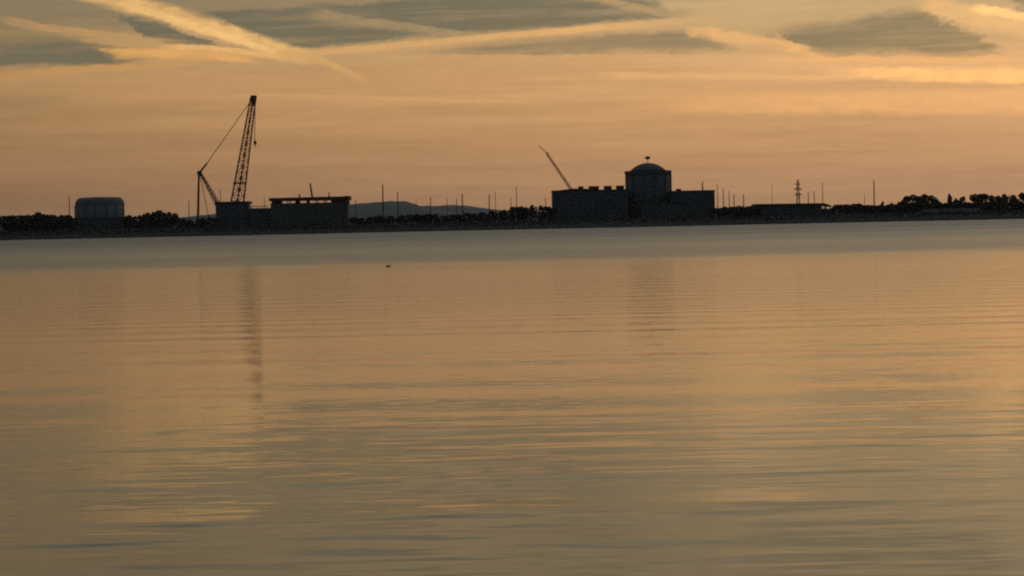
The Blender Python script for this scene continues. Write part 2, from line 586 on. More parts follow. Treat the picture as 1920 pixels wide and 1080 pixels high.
# breeze: beyond the calm shallows the surface is ruffled, with long streaks along the wind
edge = noise(combine(gx * 0.010, gy * 0.022, 0.0), 1.0, 3.0, 0.6) - 0.5
ruffle = smooth(gy + (edge + noise(combine(gx * 0.05, gy * 0.12, 2.0), 1.0, 4.0, 0.6) * 0.5 - 0.25) * 90.0, 152.0, 250.0)
band = noise(combine(gx * 0.0012, gy * 0.0075, 4.0), 1.0, 3.0, 0.55)
far_r = smooth(gy, 200.0, 900.0)
breath = smooth(gy, 30.0, 110.0) * 0.06
rough = ruffle * (band * 0.18 + 0.08 + far_r * 0.15) + breath + 0.065
mw.node_tree.links.new(rough.s, b.inputs['Roughness'])
# capillary ripples: slopes, longer across the view than along it
na = mw.node_tree.nodes.new('ShaderNodeTexNoise')
na.inputs['Scale'].default_value = 1.0
na.inputs['Detail'].default_value = 2.0
S.tree.links.new(combine(gx * 0.9, gy * 7.0, 0.0).s, na.inputs['Vector'])
sc_ = mw.node_tree.nodes.new('ShaderNodeSeparateColor')
S.tree.links.new(na.outputs['Color'], sc_.inputs[0])
catspaw = noise(combine(gx * 0.06, gy * 0.16, 9.0), 1.0, 2.0, 0.5)
amp = smooth(catspaw, 0.35, 0.7) * 0.04 + 0.035
nb = noise(combine(gx * 2.2, gy * 11.0, 3.0), 1.0, 3.0, 0.7) - 0.5
sx_ = (S(sc_.outputs[0]) - 0.5) * amp * 0.5
sy_ = (S(sc_.outputs[1]) - 0.5) * amp + nb * 0.05
av = mw.node_tree.nodes.new('ShaderNodeVectorMath')
av.operation = 'ADD'
S.tree.links.new(g.outputs['Normal'], av.inputs[0])
S.tree.links.new(combine(sx_, sy_, 0.0).s, av.inputs[1])
nv = mw.node_tree.nodes.new('ShaderNodeVectorMath')
nv.operation = 'NORMALIZE'
S.tree.links.new(av.outputs[0], nv.inputs[0])
S.tree.links.new(nv.outputs[0], b.inputs['Normal'])
water = grid_object('water', X, Y, Z, mw)
water['kind'] = 'structure'


# ------------------------------------------------------------------ land
def gz(x, y):
    d = y - SHORE
    if d < 14:
        return -1.0 + 4.2 * max(0.0, (d + 8) / 22)
    if d < 70:
        return 3.2 + 3.8 * (d - 14) / 56
    return 7.0


gys = np.array([1992, 1996, 2000, 2004, 2008, 2014, 2024, 2040, 2070, 2120, 2300, 3000, 5000, 9000, 14000], float)
gxs = np.concatenate([[-6000, -3000, -1500], np.arange(-800, 801, 10.0), [1500, 3000, 6000]])
GX, GY = np.meshgrid(gxs, gys)
GZ = np.zeros_like(GX)
for i in range(GX.shape[0]):
    for j in range(GX.shape[1]):
        n_ = mnoise.noise(Vector((GX[i, j] * 0.02, GY[i, j] * 0.02, 0.3)))
        n2 = mnoise.noise(Vector((GX[i, j] * 0.09, GY[i, j] * 0.09, 4.3)))
        d = GY[i, j] - SHORE
        GZ[i, j] = gz(GX[i, j], GY[i, j]) + (n_ * 0.8 + n2 * 0.3) * min(1.0, max(0.0, (d - 6) / 12))
        if d > 500:
            GZ[i, j] = 5.0
ground = grid_object('ground', GX, GY, GZ, M_GROUND)
ground['kind'] = 'structure'


def ridge(name, D, outline, depth, seed, rough_):
    px0, px1 = outline[0][0], outline[-1][0]
    pts = [W(px, py, D) for px, py in outline]
    xs_ = np.linspace(pts[0][0], pts[-1][0], 170)
    top = np.interp(xs_, [p[0] for p in pts], [p[1] for p in pts])
    for i in range(len(xs_)):
        top[i] += rough_ * (mnoise.noise(Vector((xs_[i] / D * 900, seed, 0))) + 0.6 * mnoise.noise(Vector((xs_[i] / D * 2600, seed, 3))))
    vs_ = np.linspace(-1, 1, 15)
    prof = np.cos(vs_ * math.pi / 2) ** 1.1
    Xr, Vr = np.meshgrid(xs_, vs_)
    Yr = D + Vr * depth
    Zr = np.zeros_like(Xr)
    for r_ in range(len(vs_)):
        for c_ in range(len(xs_)):
            nn = mnoise.noise(Vector((Xr[r_, c_] / D * 500, Yr[r_, c_] / D * 60, seed + 5)))
            Zr[r_, c_] = 2.0 + (top[c_] - 2.0) * prof[r_] * (1 + 0.18 * nn * (1 - prof[r_]))
    o = grid_object(name, Xr, Yr, Zr, M_HILL)
    o['kind'] = 'structure'
    return o


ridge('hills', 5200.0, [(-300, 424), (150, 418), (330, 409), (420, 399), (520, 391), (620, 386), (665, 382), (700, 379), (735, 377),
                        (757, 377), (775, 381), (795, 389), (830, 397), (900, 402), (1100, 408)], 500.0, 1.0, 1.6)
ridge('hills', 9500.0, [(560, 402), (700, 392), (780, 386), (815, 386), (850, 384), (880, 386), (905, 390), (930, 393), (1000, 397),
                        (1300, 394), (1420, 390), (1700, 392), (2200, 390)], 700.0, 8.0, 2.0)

# ------------------------------------------------------------------ buildings
GB = 6.0          # where buildings stand, a little below the levelled ground


def front_box(px0, px1, py_top, D, depth, mb=None, z0=GB, py_bot=None):
    x0, zt = W(px0, py_top, D)
    x1, _ = W(px1, py_top, D)
    xm, zt = W((px0 + px1) / 2, py_top, D)
    mb = mb or MB()
    if py_bot is not None:
        _, z0 = W((px0 + px1) / 2, py_bot, D)
    mb.box(x0, x1, D, D + depth, z0, zt)
    return mb, x0, x1, z0, zt


# --- containment with dome (right of centre)
D = 2140.0
xl, _ = W(1171.5, 330, D + 21)
xr, _ = W(1258.5, 330, D + 21)
cx, cr = (xl + xr) / 2, (xr - xl) / 2 - 0.6
cy = D + 21
_, z_par = W(1215, 319.5, D)
_, z_top = W(1215, 305.5, D + 21)
c = thing('containment_building', 'round concrete containment tower with a shallow dome and a beacon on top', 'reactor building', (cx, cy, GB))
wall = MB().revolve(cx, cy, [(cr, GB), (cr, z_par - 2.6)], 72).build('wall', M_CONC, c, True)
MB().revolve(cx, cy, [(cr + 0.9, z_par - 2.6), (cr + 0.9, z_par)], 72).build('ring_parapet', M_CONC, c)
for k in range(6):
    t = math.pi * (1 + (k + 0.5) / 6)
    bx, by = cx + (cr + 0.55) * math.cos(t), cy + (cr + 0.55) * math.sin(t)
    MB().bar((bx, by, GB), (bx, by, z_par - 2.62), 0.7, 0.7, 4).build('buttress', M_CONC, c)
dr = cr * 0.815
hd = z_top - z_par + 0.3
prof = [(dr * math.cos(a), z_par - 0.3 + hd * math.sin(a) ** 0.92) for a in np.linspace(0, math.pi / 2 * 0.985, 14)]
# a flattened cap: a spherical segment, not a half ball
Rs = (dr * dr + hd * hd) / (2 * hd)
prof = []
for k in range(14):
    r_ = dr * (1 - k / 13.0)
    prof.append((max(r_, 0.05), z_par - 0.3 + math.sqrt(Rs * Rs - r_ * r_) - (Rs - hd)))
dome = MB().revolve(cx, cy, prof, 72).build('dome', M_CONC, c, True)
bxp, zb0 = W(1214, 299, cy)
_, zb1 = W(1214, 293, cy)
ms = MB().bar((cx, cy, z_top - 0.1), (cx, cy, zb0), 0.3, 0.22).build('vent_mast', M_RUST, dome)
MB().revolve(cx, cy, [(1.2, zb0), (2.3, zb0 + 0.7), (2.3, zb1 - 0.7), (1.0, zb1)], 12).build('beacon', M_RUST, dome)

# --- auxiliary building left of it
D = 2128.0
aux = thing('auxiliary_building', 'long flat-roofed block on the left of the domed tower, four vent boxes on its roof', 'building', (W(1100, 400, D)[0], D + 25, GB))
mb, x0, x1, z0, zt = front_box(1036, 1177, 357.5, D, 55)
mb.build('wall', M_CLAD, aux)
MB().box(x0 - 0.5, x1 - 0.6, D - 0.5, D + 55.5, zt, zt + 0.8).build('roof', M_ROOF, aux)
xa, za = W(1062, 353, D)
MB().prism([(x0 + 4, zt + 0.8), (W(1110, 354, D)[0], zt + 0.8), (W(1110, 354, D)[0], W(1110, 353.8, D)[1]), (W(1075, 353, D)[0], W(1075, 353.2, D)[1])],
           D + 6, D + 40).build('sloping_roof_light', M_ROOF, aux)
for a_, b_, t_ in ((1084.5, 1094, 350.5), (1104, 1123, 350), (1132.5, 1147, 349.5), (1155.5, 1170, 349)):
    m_, xa, xb, _, zz = front_box(a_, b_, t_, D + 8, 7, z0=zt + 0.8)
    vb = m_.build('roof_vent', M_ROOF, aux)
    MB().box(xa - 0.4, xb + 0.4, D + 7.6, D + 15.4, zz, zz + 0.5).build('hood', M_ROOF, vb)
for k in range(9):
    xx = x0 + 3 + (x1 - x0 - 9) * k / 8.0
    MB().box(xx - 0.4, xx + 0.4, D - 0.35, D, GB, zt - 0.3).build('pilaster', M_CLAD, aux)

# --- service building on the right
D = 2120.0
sv = thing('service_building', 'plain block on the right of the domed tower with a thin aerial on its roof', 'building', (W(1300, 400, D)[0], D + 22, GB))
mb, x0, x1, z0, zt = front_box(1259.5, 1340, 358.8, D, 48)
mb.build('wall', M_CLAD, sv)
rf = MB().box(x0, x1 + 0.5, D - 0.5, D + 48.5, zt, zt + 0.9).build('roof', M_ROOF, sv)
m_, xa, xb, _, zz = front_box(1268, 1277, 354, D + 6, 6, z0=zt + 0.9)
m_.build('stair_hatch', M_ROOF, sv)
xa, za = W(1317, 341, D + 8)
MB().bar((xa, D + 8, zt + 0.9), (xa, D + 8, za), 0.75, 0.45).build('aerial', M_RUST, sv)
for k in range(6):
    xx = x0 + 3 + (x1 - x0 - 6) * k / 5.0
    MB().box(xx - 0.4, xx + 0.4, D - 0.35, D, GB, zt - 0.3).build('pilaster', M_CLAD, sv)

# --- lower annexe in front of the tower
D = 2098.0
an = thing('turbine_annexe', 'lower grey-blue annexe in front of the domed tower', 'building', (W(1270, 405, D)[0], D + 9, GB))
mb, x0, x1, z0, zt = front_box(1204, 1338, 381, D, 18)
mb.build('wall', M_CLAD, an)
MB().box(x0 - 0.4, x1 + 0.4, D - 0.4, D + 18.4, zt, zt + 0.7).build('roof', M_ROOF, an)
for k in range(5):
    xx = x0 + 6 + (x1 - x0 - 12) * k / 4.0
    MB().box(xx - 2.2, xx + 2.2, D - 0.12, D, GB + 1, GB + 6.5).build('roller_door', M_RUST, an)

# --- unfinished containment vessel at far left
D = 2120.0
xl, _ = W(141.5, 390, D + 22)
xr, _ = W(233, 390, D + 22)
cx, cr = (xl + xr) / 2, (xr - xl) / 2
cy = D + 22
_, zt = W(187, 368.8, D + 10)
v = thing('round_containment_shell', 'squat round vessel with rounded shoulders at the left end of the shore', 'reactor building', (cx, cy, GB))
zs = zt - 7.4
prof = [(cr, GB), (cr, zs)]
MB().revolve(cx, cy, prof, 72).build('wall', M_PALE, v, True)
prof = []
for k in range(10):
    a = math.pi / 2 * k / 9
    prof.append((cr - 5.6 * (1 - math.cos(a)), zs + 6.9 * math.sin(a)))
prof += [(cr * 0.3, zt - 0.15), (0.3, zt)]
MB().revolve(cx, cy, prof, 72).build('domed_roof', M_PALE, v, True)
for k in range(7):
    t = math.pi * (1 + (k + 0.5) / 7)
    bx, by = cx + (cr + 0.15) * math.cos(t), cy + (cr + 0.15) * math.sin(t)
    MB().bar((bx, by, GB), (bx, by, zs - 0.4), 0.55, 0.55, 4).build('rib', M_PALE, v)
D = 2096.0
b2 = thing('low_store_building', 'long low block along the foot of the round vessel', 'building', (W(180, 410, D)[0], D + 8, GB))
mb, x0, x1, z0, zt = front_box(130, 230, 409, D, 6)
mb.build('wall', M_CLAD, b2)
MB().box(x0 - 0.4, x1 + 0.4, D - 0.4, D + 6.4, zt, zt + 0.6).build('roof', M_ROOF, b2)

# --- box building in front of the big crane
D = 2095.0
bb = thing('module_assembly_building', 'tall box building standing in front of the big crane boom', 'building', (W(434, 400, D)[0], D + 15, GB))
mb, x0, x1, z0, zt = front_box(404, 461, 382, D, 30)
mb.build('wall', M_CLAD, bb)
xe0, zz = W(403, 378, D)
xe1, _ = W(466, 378, D)
MB().box(xe0, xe1, D - 0.6, D + 30.6, zt, zt + 2.0).build('roof', M_ROOF, bb)
xq0, zq0 = W(461, 388, D)
MB().box(x1, xe1 - 0.4, D + 2, D + 22, GB, zt - 0.02).build('stair_tower', M_CLAD, bb)
xs0 = xe1 - 0.38
mb2 = MB()
low = thing('low_link_building', 'low flat-roofed block between the box building and the open-sided hall', 'building', (W(485, 405, D)[0], D + 15, GB))
mb, x0, x1, z0, zt = front_box(467.5, 505, 392, D + 2, 26)
mb.build('wall', M_CLAD, low)
MB().box(x0, x1 - 0.1, D + 1.6, D + 28.4, zt, zt + 0.8).build('roof', M_ROOF, low)
_, zr0 = W(485, 386.5, D)
for px in (472, 481, 490, 499):
    xx, _ = W(px, 390, D)
    MB().bar((xx, D + 6, zt + 0.8), (xx, D + 6, zr0), 0.22).build('post', M_RUST, low)
MB().bar((W(470, 388, D)[0], D + 6, zr0), (W(502, 388, D)[0], D + 6, zr0), 0.3).build('rail', M_RUST, low)

# --- open-sided hall with an oversailing roof
D = 2088.0
h = thing('turbine_hall', 'wide dark hall with a long slab roof raised over a strip of daylight', 'building', (W(580, 400, D)[0], D + 25, GB))
x0, _ = W(507, 382, D)
x1, _ = W(652, 382, D)
_, zw = W(580, 380.3, D)
MB().box(x0, x1, D, D + 26, GB, zw).build('wall', M_CONC, h)
xr0, zr0a = W(504.5, 371.5, D)
xr1, zr1a = W(655, 367.8, D)
zr0a -= 0.0
mid = (zr0a + zr1a) / 2
mbr = MB()
mbr.add([(xr0, D - 2, zr0a - 2.7), (xr1, D - 2, zr1a - 3.2), (xr1, D + 28, zr1a - 3.2), (xr0, D + 28, zr0a - 2.7),
         (xr0, D - 2, zr0a), (xr1, D - 2, zr1a), (xr1, D + 28, zr1a), (xr0, D + 28, zr0a)],
        [(0, 3, 2, 1), (4, 5, 6, 7), (0, 1, 5, 4), (1, 2, 6, 5), (2, 3, 7, 6), (3, 0, 4, 7)])
mbr.build('roof', M_ROOF, h)


def roof_under(x):
    t = (x - xr0) / (xr1 - xr0)
    return (zr0a - 2.7) * (1 - t) + (zr1a - 3.2) * t


for y_ in (D + 0.6, D + 24.6):
    for px in (510, 518, 539.5, 556, 575.5, 592, 608, 622, 636, 649):
        xx, _ = W(px, 380, D)
        MB().box(xx - 0.45, xx + 0.45, y_, y_ + 0.9, zw, roof_under(xx) + 0.05).build('column', M_RUST, h)
# closed ends of the strip under the roof
for pa, pb in ((507.5, 527), (552, 561), (573, 578.5), (619, 651.5)):
    xa, _ = W(pa, 380, D)
    xb, _ = W(pb, 380, D)
    MB().box(xa, xb, D + 8, D + 12, zw, min(roof_under(xa), roof_under(xb))).build('clerestory_panel', M_CLAD, h)
xb0, _ = W(646, 368, D)
xb1, _ = W(655, 368, D)
MB().box(xb0, xb1, D - 2.4, D + 4, zr1a - 6.2, zr1a + 0.3).build('end_bracket', M_RUST, h)
for pa, py, pb, r_ in ((581.5, 343.5, 585.5, 0.85), (561.5, 363.5, 561.5, 0.7), (617, 360, 617, 0.55)):
    xx, zz = W(pa, py, D + 10)
    xb, _ = W(pb, 369, D + 10)
    t = (xb - xr0) / (xr1 - xr0)
    MB().bar((xb, D + 10, zr0a * (1 - t) + zr1a * t - 0.1), (xx, D + 10, zz), r_, r_ * 0.8).build('roof_post', M_RUST, h)

# --- long shed on the right
D = 2130.0
sh = thing('long_shed', 'long low shed with an overhanging right-hand roof end, right of the domed complex', 'building', (W(1480, 395, D)[0], D + 15, GB))
x0, zt = W(1418, 384.5, D)
x1, zt1 = W(1541, 383.5, D)
MB().prism([(x0, GB), (x1, GB), (x1, zt1 - 0.2), (x0, zt - 0.2)], D, D + 30).build('wall', M_CLAD, sh)
xe, ze = W(1558, 385, D)
xd, zd = W(1545, 380.8, D)
xc, zc = W(1416, 382.5, D)
MB().prism([(xc, zc - 1.6), (xd, zd - 1.7), (xe, ze - 1.3), (xe, ze), (xd, zd), (xc, zc)], D - 1.5, D + 31.5).build('roof', M_ROOF, sh)
for px in (1546.5, 1556.5):
    xx, zz = W(px, 385, D)
    for y_ in (D - 0.5, D + 29.5):
        MB().bar((xx, y_, GB), (xx, y_, zz - 0.6), 0.5).build('post', M_RUST, sh)
xx0, zz0 = W(1541.5, 392, D)
xx1, _ = W(1566, 392, D)
MB().box(x1, xx1, D + 1, D + 28, GB, zz0).build('loading_dock', M_CONC, sh)

# --- pale strip before the trees on the right: a long low wall
D = 2062.0
lw = MB()
x0, z0 = W(1730, 392.5, D)
x1, z1 = W(1838, 390.5, D)
_, zb = W(1790, 396.5, D)
lw.box(x0, x1, D, D + 0.6, gz(0, D) - 0.6, (z0 + z1) / 2)
lw.box(x0 - 0.2, x1 + 0.2, D - 0.2, D + 0.8, (z0 + z1) / 2, (z0 + z1) / 2 + 0.35)
tag(lw.build('boundary_wall', M_RUBBLE), 'long low pale wall in front of the trees on the right', 'wall')

# ------------------------------------------------------------------ cranes


def lattice(parent, p, q, w0, w1, side, bays, rc, rl, name='boom'):
    """four-chord lattice: diamond section, w0 wide at p and w1 wide at q; chords and lacing hang under `name`"""
    p, q = Vector(p), Vector(q)
    ax = (q - p).normalized()
    side = (side - ax * side.dot(ax)).normalized()
    oth = ax.cross(side)
    corners = [side, oth, -side, -oth]

    def cpt(i, t):
        w = w0 + (w1 - w0) * t
        return p.lerp(q, t) + corners[i % 4] * (w / 2)
    lace = MB()
    for k in range(bays):
        t0, t1 = k / bays, (k + 1) / bays
        for i in range(4):
            if (k + i) % 2:
                lace.bar(cpt(i, t0), cpt(i + 1, t1), rl, rl, 4)
            else:
                lace.bar(cpt(i + 1, t0), cpt(i, t1), rl, rl, 4)
            lace.bar(cpt(i, t1), cpt(i + 1, t1), rl * 0.9, rl * 0.9, 4)
    body = lace.build(name, M_STEEL, parent)
    for i in range(4):
        MB().bar(cpt(i, 0), cpt(i, 1), rc, rc * 0.85, 6).build('chord', M_STEEL, body)
    return body


D = 2165.0
fx, fz = W(445.0, 378, D)      # the chords where they pass behind the roof
tx, tz = W(473.5, 182, D)
g0 = 7.0
k_ = (fz - g0 - 3) / (tz - fz)
bx, bz = fx - (tx - fx) * k_, g0 + 3
cr_ = thing('crawler_crane', 'giant lattice boom crane with a backmast and hanging hook, left of centre', 'crane', (bx - 8, D, g0))
wb = 23 / FOC * D
wt = 9.5 / FOC * D
wb2 = wb + (wb - wt) * k_
boom = lattice(cr_, (bx, D, bz), (tx, D + 6, tz), wb2, wt, Vector((1, 0.12, 0)), 22, 0.78, 0.26, 'boom')
hx0, hz0 = W(473.8, 197, D)
hx1, hz1 = W(474.6, 178.5, D)
MB().bar((hx0, D + 5.5, hz0), (hx1, D + 6, hz1), 2.3, 3.0, 8).build('boom_head', M_STEEL, cr_)
xa, za = W(437, 343.5, D)
xb, zb = W(459, 342.5, D)
MB().bar((xa, D + 1, za), (xb, D + 1, zb), 0.7, 0.7).build('spreader_frame', M_STEEL, cr_)
# hook block on its falls
hx, hz = W(477.0, 268, D)
hxt, hzt = W(478.3, 184, D)
MB().bar((hxt - 0.5, D + 6, hzt), (hx - 0.3, D + 6, hz + 3), 0.34, 0.34, 5).build('hoist_rope', M_STEEL, cr_)
hb = MB().revolve(hx, D + 6, [(0.5, hz - 1.7), (1.25, hz - 0.9), (1.4, hz + 0.6), (1.0, hz + 1.9), (0.4, hz + 2.8)], 12).build('hook_block', M_STEEL, cr_)
MB().bar((hx, D + 6, hz - 2.0), (hx + 0.2, D + 6, hz - 3.6), 0.45, 0.3).build('hook', M_STEEL, hb)
# backmast, pendants, counterweight suspension
ax_, az_ = W(374.0, 324, D)
mx_, mz_ = W(414, 394, D)
lattice(cr_, (mx_ + (mx_ - ax_) * 0.35, D, mz_ + (mz_ - az_) * 0.35), (ax_ + 0.8, D, az_), 6.5, 1.6, Vector((1, 0, 0.6)), 13, 0.42, 0.2, 'backmast')
MB().revolve(ax_, D, [(0.8, az_ - 2.6), (2.3, az_ - 1.2), (2.3, az_ + 1.0), (0.9, az_ + 2.0)], 8).build('mast_head', M_STEEL, cr_)
px_, pz_ = W(388.5, 305.5, D)
qx_, qz_ = W(467, 192, D)
MB().bar((ax_, D, az_), (px_, D, pz_), 1.05, 0.7).build('pendant_bar', M_STEEL, cr_)
for o_ in (-0.5, 0.5):
    MB().bar((px_, D + o_, pz_), (qx_, D + 4 + o_, qz_), 0.3, 0.26, 5).build('pendant_line', M_STEEL, cr_)
vx_, vz_ = W(371.2, 400, D)
MB().bar((ax_ - 0.6, D, az_ - 1.5), (vx_ - 0.3, D, g0 + 4), 0.95, 1.15, 6).build('counterweight_hanger', M_STEEL, cr_)
sx1, sz1 = W(392, 385, D)
MB().bar((ax_ + 0.4, D, az_ - 1), (sx1, D, g0 + 6), 0.3, 0.3).build('stay', M_STEEL, cr_)
MB().box(vx_ - 5, vx_ + 5, D - 5, D + 5, g0 - 0.3, g0 + 4).build('counterweight', M_CONC, cr_)
for o_ in (-5.5, 5.5):
    mb = MB()
    ol = []
    for k in range(20):
        t = 2 * math.pi * k / 20
        ol.append((bx - 4 + (8.0 if math.cos(t) > 0 else -8.0) + 1.5 * math.cos(t), g0 + 1.2 + 1.5 * math.sin(t)))
    mb.prism(ol, D + o_ - 1.1, D + o_ + 1.1).build('crawler_track', M_RUBBER, cr_)
MB().box(bx - 14, bx + 2.5, D - 3.4, D + 3.4, g0 + 2.4, g0 + 5.6).build('machinery_house', M_STEEL, cr_)
MB().box(bx - 1, bx + 2.5, D - 6.2, D - 3.6, g0 + 2.8, g0 + 5.6).build('cab', M_STEEL, cr_)

# second crane behind the auxiliary building
D = 2215.0
ax1, az1 = W(1026, 289, D)
ax0, az0 = W(1068, 351, D)
s_ = (az0 - 10) / (az1 - az0)
fx, fz = ax0 - (ax1 - ax0) * s_, 10.0
c2 = thing('mobile_crane', 'thin crane boom slanting up to the left behind the flat-roofed block', 'crane', (fx, D, 7.0))
lattice(c2, (fx, D, fz), (ax1, D, az1), 2.5, 2.0, Vector((1, 0, 0.6)), 30, 0.27, 0.13, 'boom')
jx, jz = W(1010, 272, D)
MB().bar((ax1, D, az1), (jx, D, jz), 0.42, 0.22).build('jib', M_STEEL, c2)
MB().bar((ax1, D, az1), (ax1 + 0.4, D, az1 + 2.2), 0.5, 0.4).build('boom_tip', M_STEEL, c2)
MB().box(fx - 3, fx + 9, D - 1.6, D + 1.6, 7.6, 9.4).build('carrier', M_STEEL, c2)
MB().box(fx - 1, fx + 5, D - 1.5, D + 1.5, 9.4, 11.8).build('machinery_house', M_STEEL, c2)
for o_ in (-1.4, 1.4):
    for k in range(4):
        xx = fx - 2 + 3.3 * k
        MB().bar((xx, D + o_ - 0.35, 7.3), (xx, D + o_ + 0.35, 7.3), 0.8, 0.8, 14).build('wheel', M_RUBBER, c2)


# ------------------------------------------------------------------ poles, aerials and a pylon
def pole(px, py, D, r, label, group='thin poles on the skyline', kind='pole', cat='pole'):
    x, zt = W(px, py, D)
    o = thing(kind, label, cat, (x, D, 4.5), group)
    MB().bar((x, D, 4.5), (x, D, zt), r * 0.72, r * 0.5, 7).build('shaft', M_POLE, o)
    MB().box(x - 1.5 * r, x + 1.5 * r, D - 1.5 * r, D + 1.5 * r, 4.4, 7.3).build('footing', M_CONC, o)
    return o


POLES = [
    (129.5, 369, 2125, 0.72, 'thin mast standing just left of the round vessel'),
    (354, 376, 2240, 0.62, 'faint thin pole standing left of the big crane counterweight hanger'),
    (413, 355, 2240, 0.60, 'thin pole rising behind the box building, just left of the big boom'),
    (495.5, 369, 2240, 0.50, 'faint pole over the low link building, left of the slab-roofed hall'),
    (667, 374.5, 2260, 0.62, 'short pole just right of the slab-roofed hall'),
    (717.5, 346, 2260, 1.05, 'tall stout pole standing over the crest of the rounded hill'),
    (745.5, 359, 2260, 0.80, 'shorter blurred pole right of the stout hill-crest pole'),
    (780, 371, 2300, 0.42, 'faint pole over the right flank of the rounded hill'),
    (807, 370, 2260, 0.72, 'pole standing in the dip between the two hills'),
    (838, 371, 2300, 0.38, 'faint pole left of the dark pole pair on the far hill'),
    (856, 372, 2260, 0.62, 'short stub pole touching the tall dark pole on the far hill'),
    (866.5, 363, 2240, 1.00, 'tall dark pole of the pair over the far hill'),
    (917, 364.5, 2240, 0.85, 'dark pole at the right foot of the far hill'),
    (928.5, 359, 2300, 0.45, 'faint tall pole beside the dark pole at the far hill foot'),
    (958, 372, 2260, 0.50, 'short faint pole left of the slender tall pole by the trees'),
    (968, 350, 2260, 0.60, 'slender tall pole rising behind the trees left of the flat-roofed block'),
    (1023, 371, 2240, 0.55, 'short pole by the left wall of the flat-roofed block'),
    (1345, 345, 2240, 0.62, 'pale pole hard against the right wall of the service block'),
    (1356, 353, 2240, 0.72, 'second pole from the right wall of the service block'),
    (1367, 358, 2240, 0.62, 'third pole from the right wall of the service block'),
    (1376, 363, 2240, 0.85, 'darkest pole of the cluster right of the service block'),
    (1394, 364, 2240, 0.80, 'last pole of the cluster, nearest the long shed'),
    (1447, 343, 2320, 0.35, 'faintest pole over the left half of the long shed'),
    (1515.5, 360, 2260, 0.68, 'left one of two short poles right of the lattice pylon'),
    (1526.5, 358, 2260, 0.60, 'right one of two short poles right of the lattice pylon'),
    (1542, 342, 2260, 0.55, 'slender pole over the overhanging end of the long shed'),
    (1621, 363, 2260, 0.40, 'faint short pole left of the tall pole over the trees'),
    (1638.5, 338, 2260, 0.95, 'tall straight pole over the trees right of the shed'),
]
for px, py, D, r, lab in POLES:
    pole(px, py, D, r, lab)

D = 2420.0
x, zt = W(1496, 337, D)
py_ = thing('lattice_pylon', 'lattice power pylon with short cross-arms over the long shed', 'pylon', (x, D, 5.0))
lattice(py_, (x, D, 5), (x, D, zt), 6.5, 1.4, Vector((1, 1, 0)), 9, 0.34, 0.2, 'tower')
for pya, half_ in ((345.5, 2.6), (355, 4.2), (365, 3.6)):
    _, zz = W(1496, pya, D)
    MB().bar((x - half_, D, zz), (x + half_, D, zz), 0.42, 0.42).bar((x - half_, D, zz), (x, D, zz + 1.8), 0.25).bar((x + half_, D, zz), (x, D, zz + 1.8), 0.25).build('cross_arm', M_POLE, py_)

# ------------------------------------------------------------------ trees


def crown_mesh(seed, n, lumps):
    """leaf sprays through several overlapping lumps; unit height 0..1 and width about 1"""
    r = np.random.default_rng(seed)
    cs = []
    for _ in range(lumps):
        a = r.uniform(0, 6.28)
        rad = r.uniform(0.10, 0.34)
        cs.append((rad * math.cos(a), rad * math.sin(a), r.uniform(0.16, 0.80), r.uniform(0.17, 0.27)))
    cs.append((0, 0, 0.42, 0.38))
    cs.append((r.uniform(-.1, .1), r.uniform(-.1, .1), 0.22, 0.38))
    cs.append((r.uniform(-.22, .22), 0, 0.80, 0.19))
    vs, fs = [], []
    for k in range(n):
        c_ = cs[r.integers(len(cs))]
        d = r.normal(size=3)
        d /= np.linalg.norm(d)
        rr = c_[3] * r.uniform(0.35, 1.0) ** 0.5
        p = np.array([c_[0] + d[0] * rr, c_[1] + d[1] * rr, c_[2] + d[2] * rr * 0.85])
        a = r.normal(size=3)
        a /= np.linalg.norm(a)
        b_ = np.cross(a, r.normal(size=3))
        b_ /= np.linalg.norm(b_)
        s = r.uniform(0.04, 0.085)
        o = len(vs)
        vs += [tuple(p + a * s), tuple(p + b_ * s * 0.6), tuple(p - a * s), tuple(p - b_ * s * 0.6)]
        fs.append((o, o + 1, o + 2, o + 3))
    me = bpy.data.meshes.new('crown')
    me.from_pydata(vs, [], fs)
    me.materials.append(M_LEAF)
    me.update()
    return me


def trunk_mesh(seed):
    r = random.Random(seed)
    mb = MB()
    top = (r.uniform(-.05, .05), r.uniform(-.05, .05), 0.55)
    mb.bar((0, 0, -0.08), (top[0] * 0.5, top[1] * 0.5, 0.28), 0.035, 0.026)
    mb.bar((top[0] * 0.5, top[1] * 0.5, 0.28), top, 0.026, 0.014)
    for k in range(5):
        a = r.uniform(0, 6.28)
        z = r.uniform(0.2, 0.45)
        mb.bar((top[0] * z, top[1] * z, z), (0.26 * math.cos(a), 0.26 * math.sin(a), z + r.uniform(0.15, 0.3)), 0.015, 0.006, 5)
    me = bpy.data.meshes.new('trunk')
    me.from_pydata(mb.v, [], mb.f)
    me.materials.append(M_BARK)
    me.update()
    return me


CROWNS = [crown_mesh(s, 900, l) for s, l in ((1, 5), (2, 7), (3, 4), (4, 6), (5, 8), (6, 5))]
TRUNKS = [trunk_mesh(s) for s in range(6)]


def tree(px, py, D, width, label, group, name='broadleaf_tree'):
    x, zt = W(px, py, D)
    z0 = gz(x, D) - 0.2
    hgt = (zt - z0) / 0.98
    k = random.randrange(6)
    o = thing(name, label, 'tree', (x, D, z0), group)
    rz = random.uniform(0, 6.28)
    for me, nm in ((TRUNKS[k], 'trunk'), (CROWNS[k], 'crown')):
        c_ = bpy.data.objects.new(nm, me)
        scene.collection.objects.link(c_)
        c_.parent = o
        c_.rotation_euler.z = rz
        c_.scale = (width, width, hgt)
    return o


def row(pxs, f_top, D, wid, label, group, jit=2.5):
    for px in pxs:
        tree(px + random.uniform(-3, 3), f_top(px) + random.uniform(-jit * 0.4, jit), D + random.uniform(-10, 10), wid * random.uniform(0.8, 1.25), label, group)


